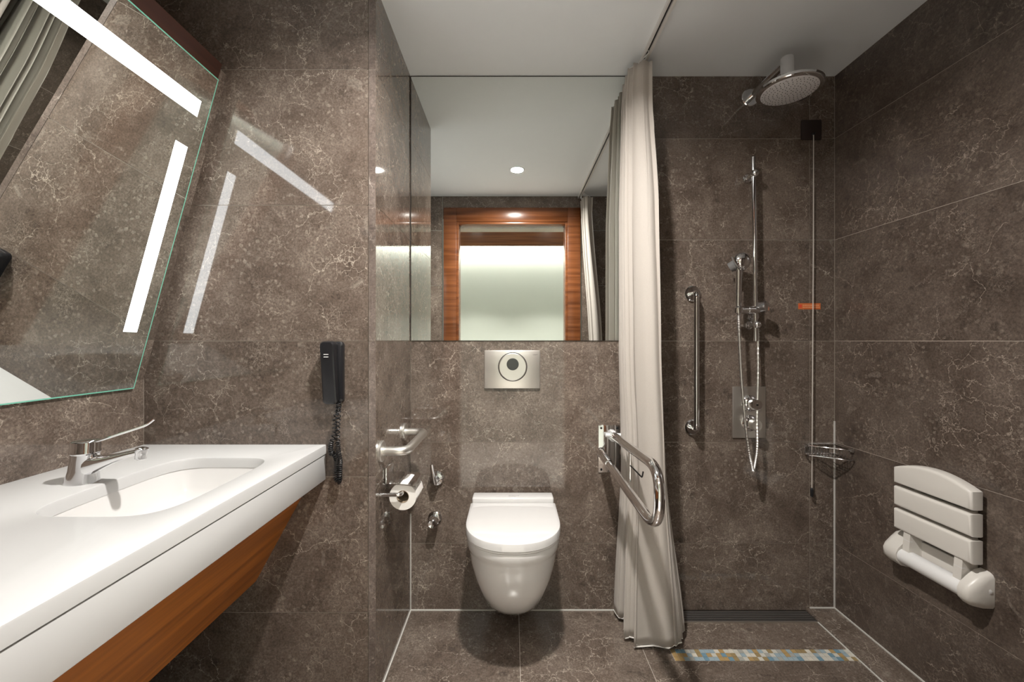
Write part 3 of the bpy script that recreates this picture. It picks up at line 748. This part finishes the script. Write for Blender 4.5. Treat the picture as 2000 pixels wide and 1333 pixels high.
# soap basket in the corner
t = thing('soap_basket', 'chrome wire soap basket in the shower corner', 'soap basket', (1.40, 1.80, .70))
ax_, ay_ = .140, .112; zt_, zb2 = .742, .700
c0 = Vector((XR-.006, YB-.006, 0)); a0 = Vector((XR-ax_, YB-.006, 0)); b0 = Vector((XR-.006, YB-ay_, 0)); a1 = Vector((XR-ax_, YB-.030, 0)); b1 = Vector((XR-.034, YB-ay_, 0))
def zz_(p, z): return Vector((p.x, p.y, z))
frm = MB()
for z, r in ((zt_, .0026), (zb2, .0026)):
    pp = [zz_(p, z) for p in (c0, a0, a1, b1, b0, c0)]; frm.tube(round_path(pp, .006, 3), r, 8)
part(frm, 'frame', M['chrome'], t)
for k in range(12):
    f = (k+.5)/12; p = a1.lerp(b1, f); q_ = Vector((min(p.x+.055*0+ (XR-.006-p.x)*.0, XR), 0, 0))
    e = Vector((p.x, YB-.006, 0))
    part(MB().tube([zz_(p, zt_), zz_(p, zb2), zz_(e, zb2), zz_(e, zt_)], .0017, 6), 'wire', M['chrome'], t)
part(MB().box(a0.x+.004, a0.x+.026, YB-.010, YB-.0004, zt_-.012, zt_+.004, .001), 'wall_clip', M['chrome'], t)
part(MB().box(XR-.010, XR-.0004, b0.y+.004, b0.y+.026, zt_-.012, zt_+.004, .001), 'wall_clip', M['chrome'], t)
# linear drain
t = thing('shower_drain', 'long narrow steel floor drain under the shower wall', 'drain', (.95, 1.79, 0))
part(MB().box(.601, 1.318, 1.7495, YB-.001, -TT, .0012), 'tray', M['darkmetal'], t, ang=0)
for k in range(5):
    y = 1.754+k*.0145
    part(MB().box(.603, 1.301, y, y+.0105, .0012, .0032, .0006, 1), 'bar', M['grate'], t, ang=0)
part(MB().box(.601, 1.301, 1.7480, 1.7515, -TT, .0045), 'front_edge', M['steel'], t, ang=0)

# ------------------------------------------------------------------ folding shower seat
t = thing('folding_shower_seat', 'cream slatted folding seat fixed upright on the shower wall', 'seat', (XR, 1.37, .40))
sy0, sy1 = 1.236, 1.490; xf, xb = 1.378, 1.418
def slat(z0, z1, arc):
    pts = []
    n = 24
    for k in range(n+1):
        y = sy0+(sy1-sy0)*k/n; u_ = (k/n-.5)*2
        pts.append((y, z1+arc*(1-u_*u_)))
    ol = [(sy0, z0), ] + pts + [(sy1, z0)]
    # round the corners by inset rings
    def ins(g_):
        cy, cz_ = (sy0+sy1)/2, (z0+z1)/2
        return [((y-cy)*(1-g_/((sy1-sy0)/2))+cy, (z-cz_)*(1-g_/((z1-z0)/2+arc/2))+cz_) for y, z in ol]
    rg = [[Vector((x, y, z)) for y, z in ins(g_)] for x, g_ in ((xb, .006), (xb-.003, .001), (xb-.010, 0), (xf+.008, .0005), (xf+.003, .002), (xf+.0006, .005), (xf, .009))]
    return MB().rings(rg)
for z0, z1, arc in ((.688, .744, .030), (.607, .676, 0), (.525, .596, 0)):
    part(slat(z0, z1, arc), 'slat', M['plastic'], t, ang=40)
for y in (1.276, 1.442):
    part(MB().box(1.419, 1.431, y-.013, y+.013, .43, .735, .002), 'support_rail', M['plastic'], t)
    ar = part(MB().prism([(1.378, .455), (1.384, .53), (1.418, .57), (1.425, .57), (1.425, .40), (1.376, .425)], 'y', y-.012, y+.012), 'arm', M['plastic'], t, ang=30)
    part(MB().box(1.3815, 1.392, y-.0125, y+.0125, .4985, .5005), 'arm_joint', M['plastic_w'], ar, ang=0)
def bprof(g_=0.0, k=1.0):
    P_ = [(XR-.0005, .505), (XR-.022, .500), (XR-.045, .482), (XR-.066, .462), (XR-.074, .445), (XR-.072, .420), (XR-.055, .402), (XR-.025, .395), (XR-.0005, .394)]
    return [(XR-.0005+(x-(XR-.0005))*k, .45+(z-.45)*(1-g_)) for x, z in P_]
def brings(ys):
    return MB().rings([[Vector((x, y, z)) for x, z in bprof(g_, k)] for y, g_, k in ys])
part(brings([(1.222, .25, .55), (1.226, .10, .80), (1.233, .02, .96), (1.242, 0, 1), (1.259, 0, 1)]), 'end_cap', M['plastic'], t, ang=40)
part(brings([(1.459, 0, 1), (1.500, 0, 1), (1.512, .02, .96), (1.520, .10, .80), (1.524, .25, .55)]), 'end_cap', M['plastic'], t, ang=40)
part(MB().lathe([(.008, 0), (.008, .002), (.006, .003)], (XR-.016, 1.2245, .452), (-.3, -1, 0), 18), 'screw_cover', M['plastic_w'], t)
part(MB().tube([(XR-.046, 1.2605, .437), (XR-.046, 1.4575, .437)], .026, 24), 'hinge_bar', M['plastic_w'], t, ang=60)
part(MB().box(XR-.012, XR-.0005, 1.259, 1.459, .400, .500, .002), 'wall_bracket', M['plastic'], t)

# ------------------------------------------------------------------ ceiling lights
def downlight(name, label, x, y, z, r, glow):
    tt = thing(name, label, 'light', (x, y, z), None)
    part(MB().rings([[Vector((x+q_*math.cos(2*math.pi*k/40), y+q_*math.sin(2*math.pi*k/40), z+h)) for k in range(40)] for q_, h in ((r, -.0004), (r, -.003), (r+.004, -.004), (r+.009, -.003), (r+.011, -.0004), (r, -.0004))], cap0=False, cap1=False), 'trim_ring', M['ceiling'], tt, ang=50)
    part(MB().lathe([(r-.0005, -.0005), (r-.0005, -.0020), (r-.004, -.0026)], (x, y, z), (0, 0, 1), 32), 'lens', glow, tt, ang=0)
downlight('downlight', 'round ceiling light above the toilet, seen in the mirror', .035, .824, ZC, .042, M['lamp1'])
def lamp(name, x, y, z, watts, beam, col):
    la = bpy.data.lights.new(name, 'AREA'); la.shape = 'DISK'; la.size = .080; la.energy = watts; la.spread = math.radians(beam); la.color = col
    lo = bpy.data.objects.new(name, la); COL.objects.link(lo); lo.location = (x, y, z-.006)
lamp('downlight_lamp', .035, .824, ZC, P_DOWN, A_DOWN, (1.0, .965, .92))
for hx_ in (-.45, .45): lamp('corridor_fill_lamp', hx_, -.40, HZ, P_HALL_FILL, 78, (1.0, .97, .93))  # unseen lamps added in the corridor to bounce fill onto the bathroom ceiling
downlight('downlight', 'added fill light on the unseen corridor ceiling, nearer the basin side', -.45, -.40, HZ, .045, M['hall_fill'])
downlight('downlight', 'added fill light on the unseen corridor ceiling, nearer the shower side', .45, -.40, HZ, .045, M['hall_fill'])
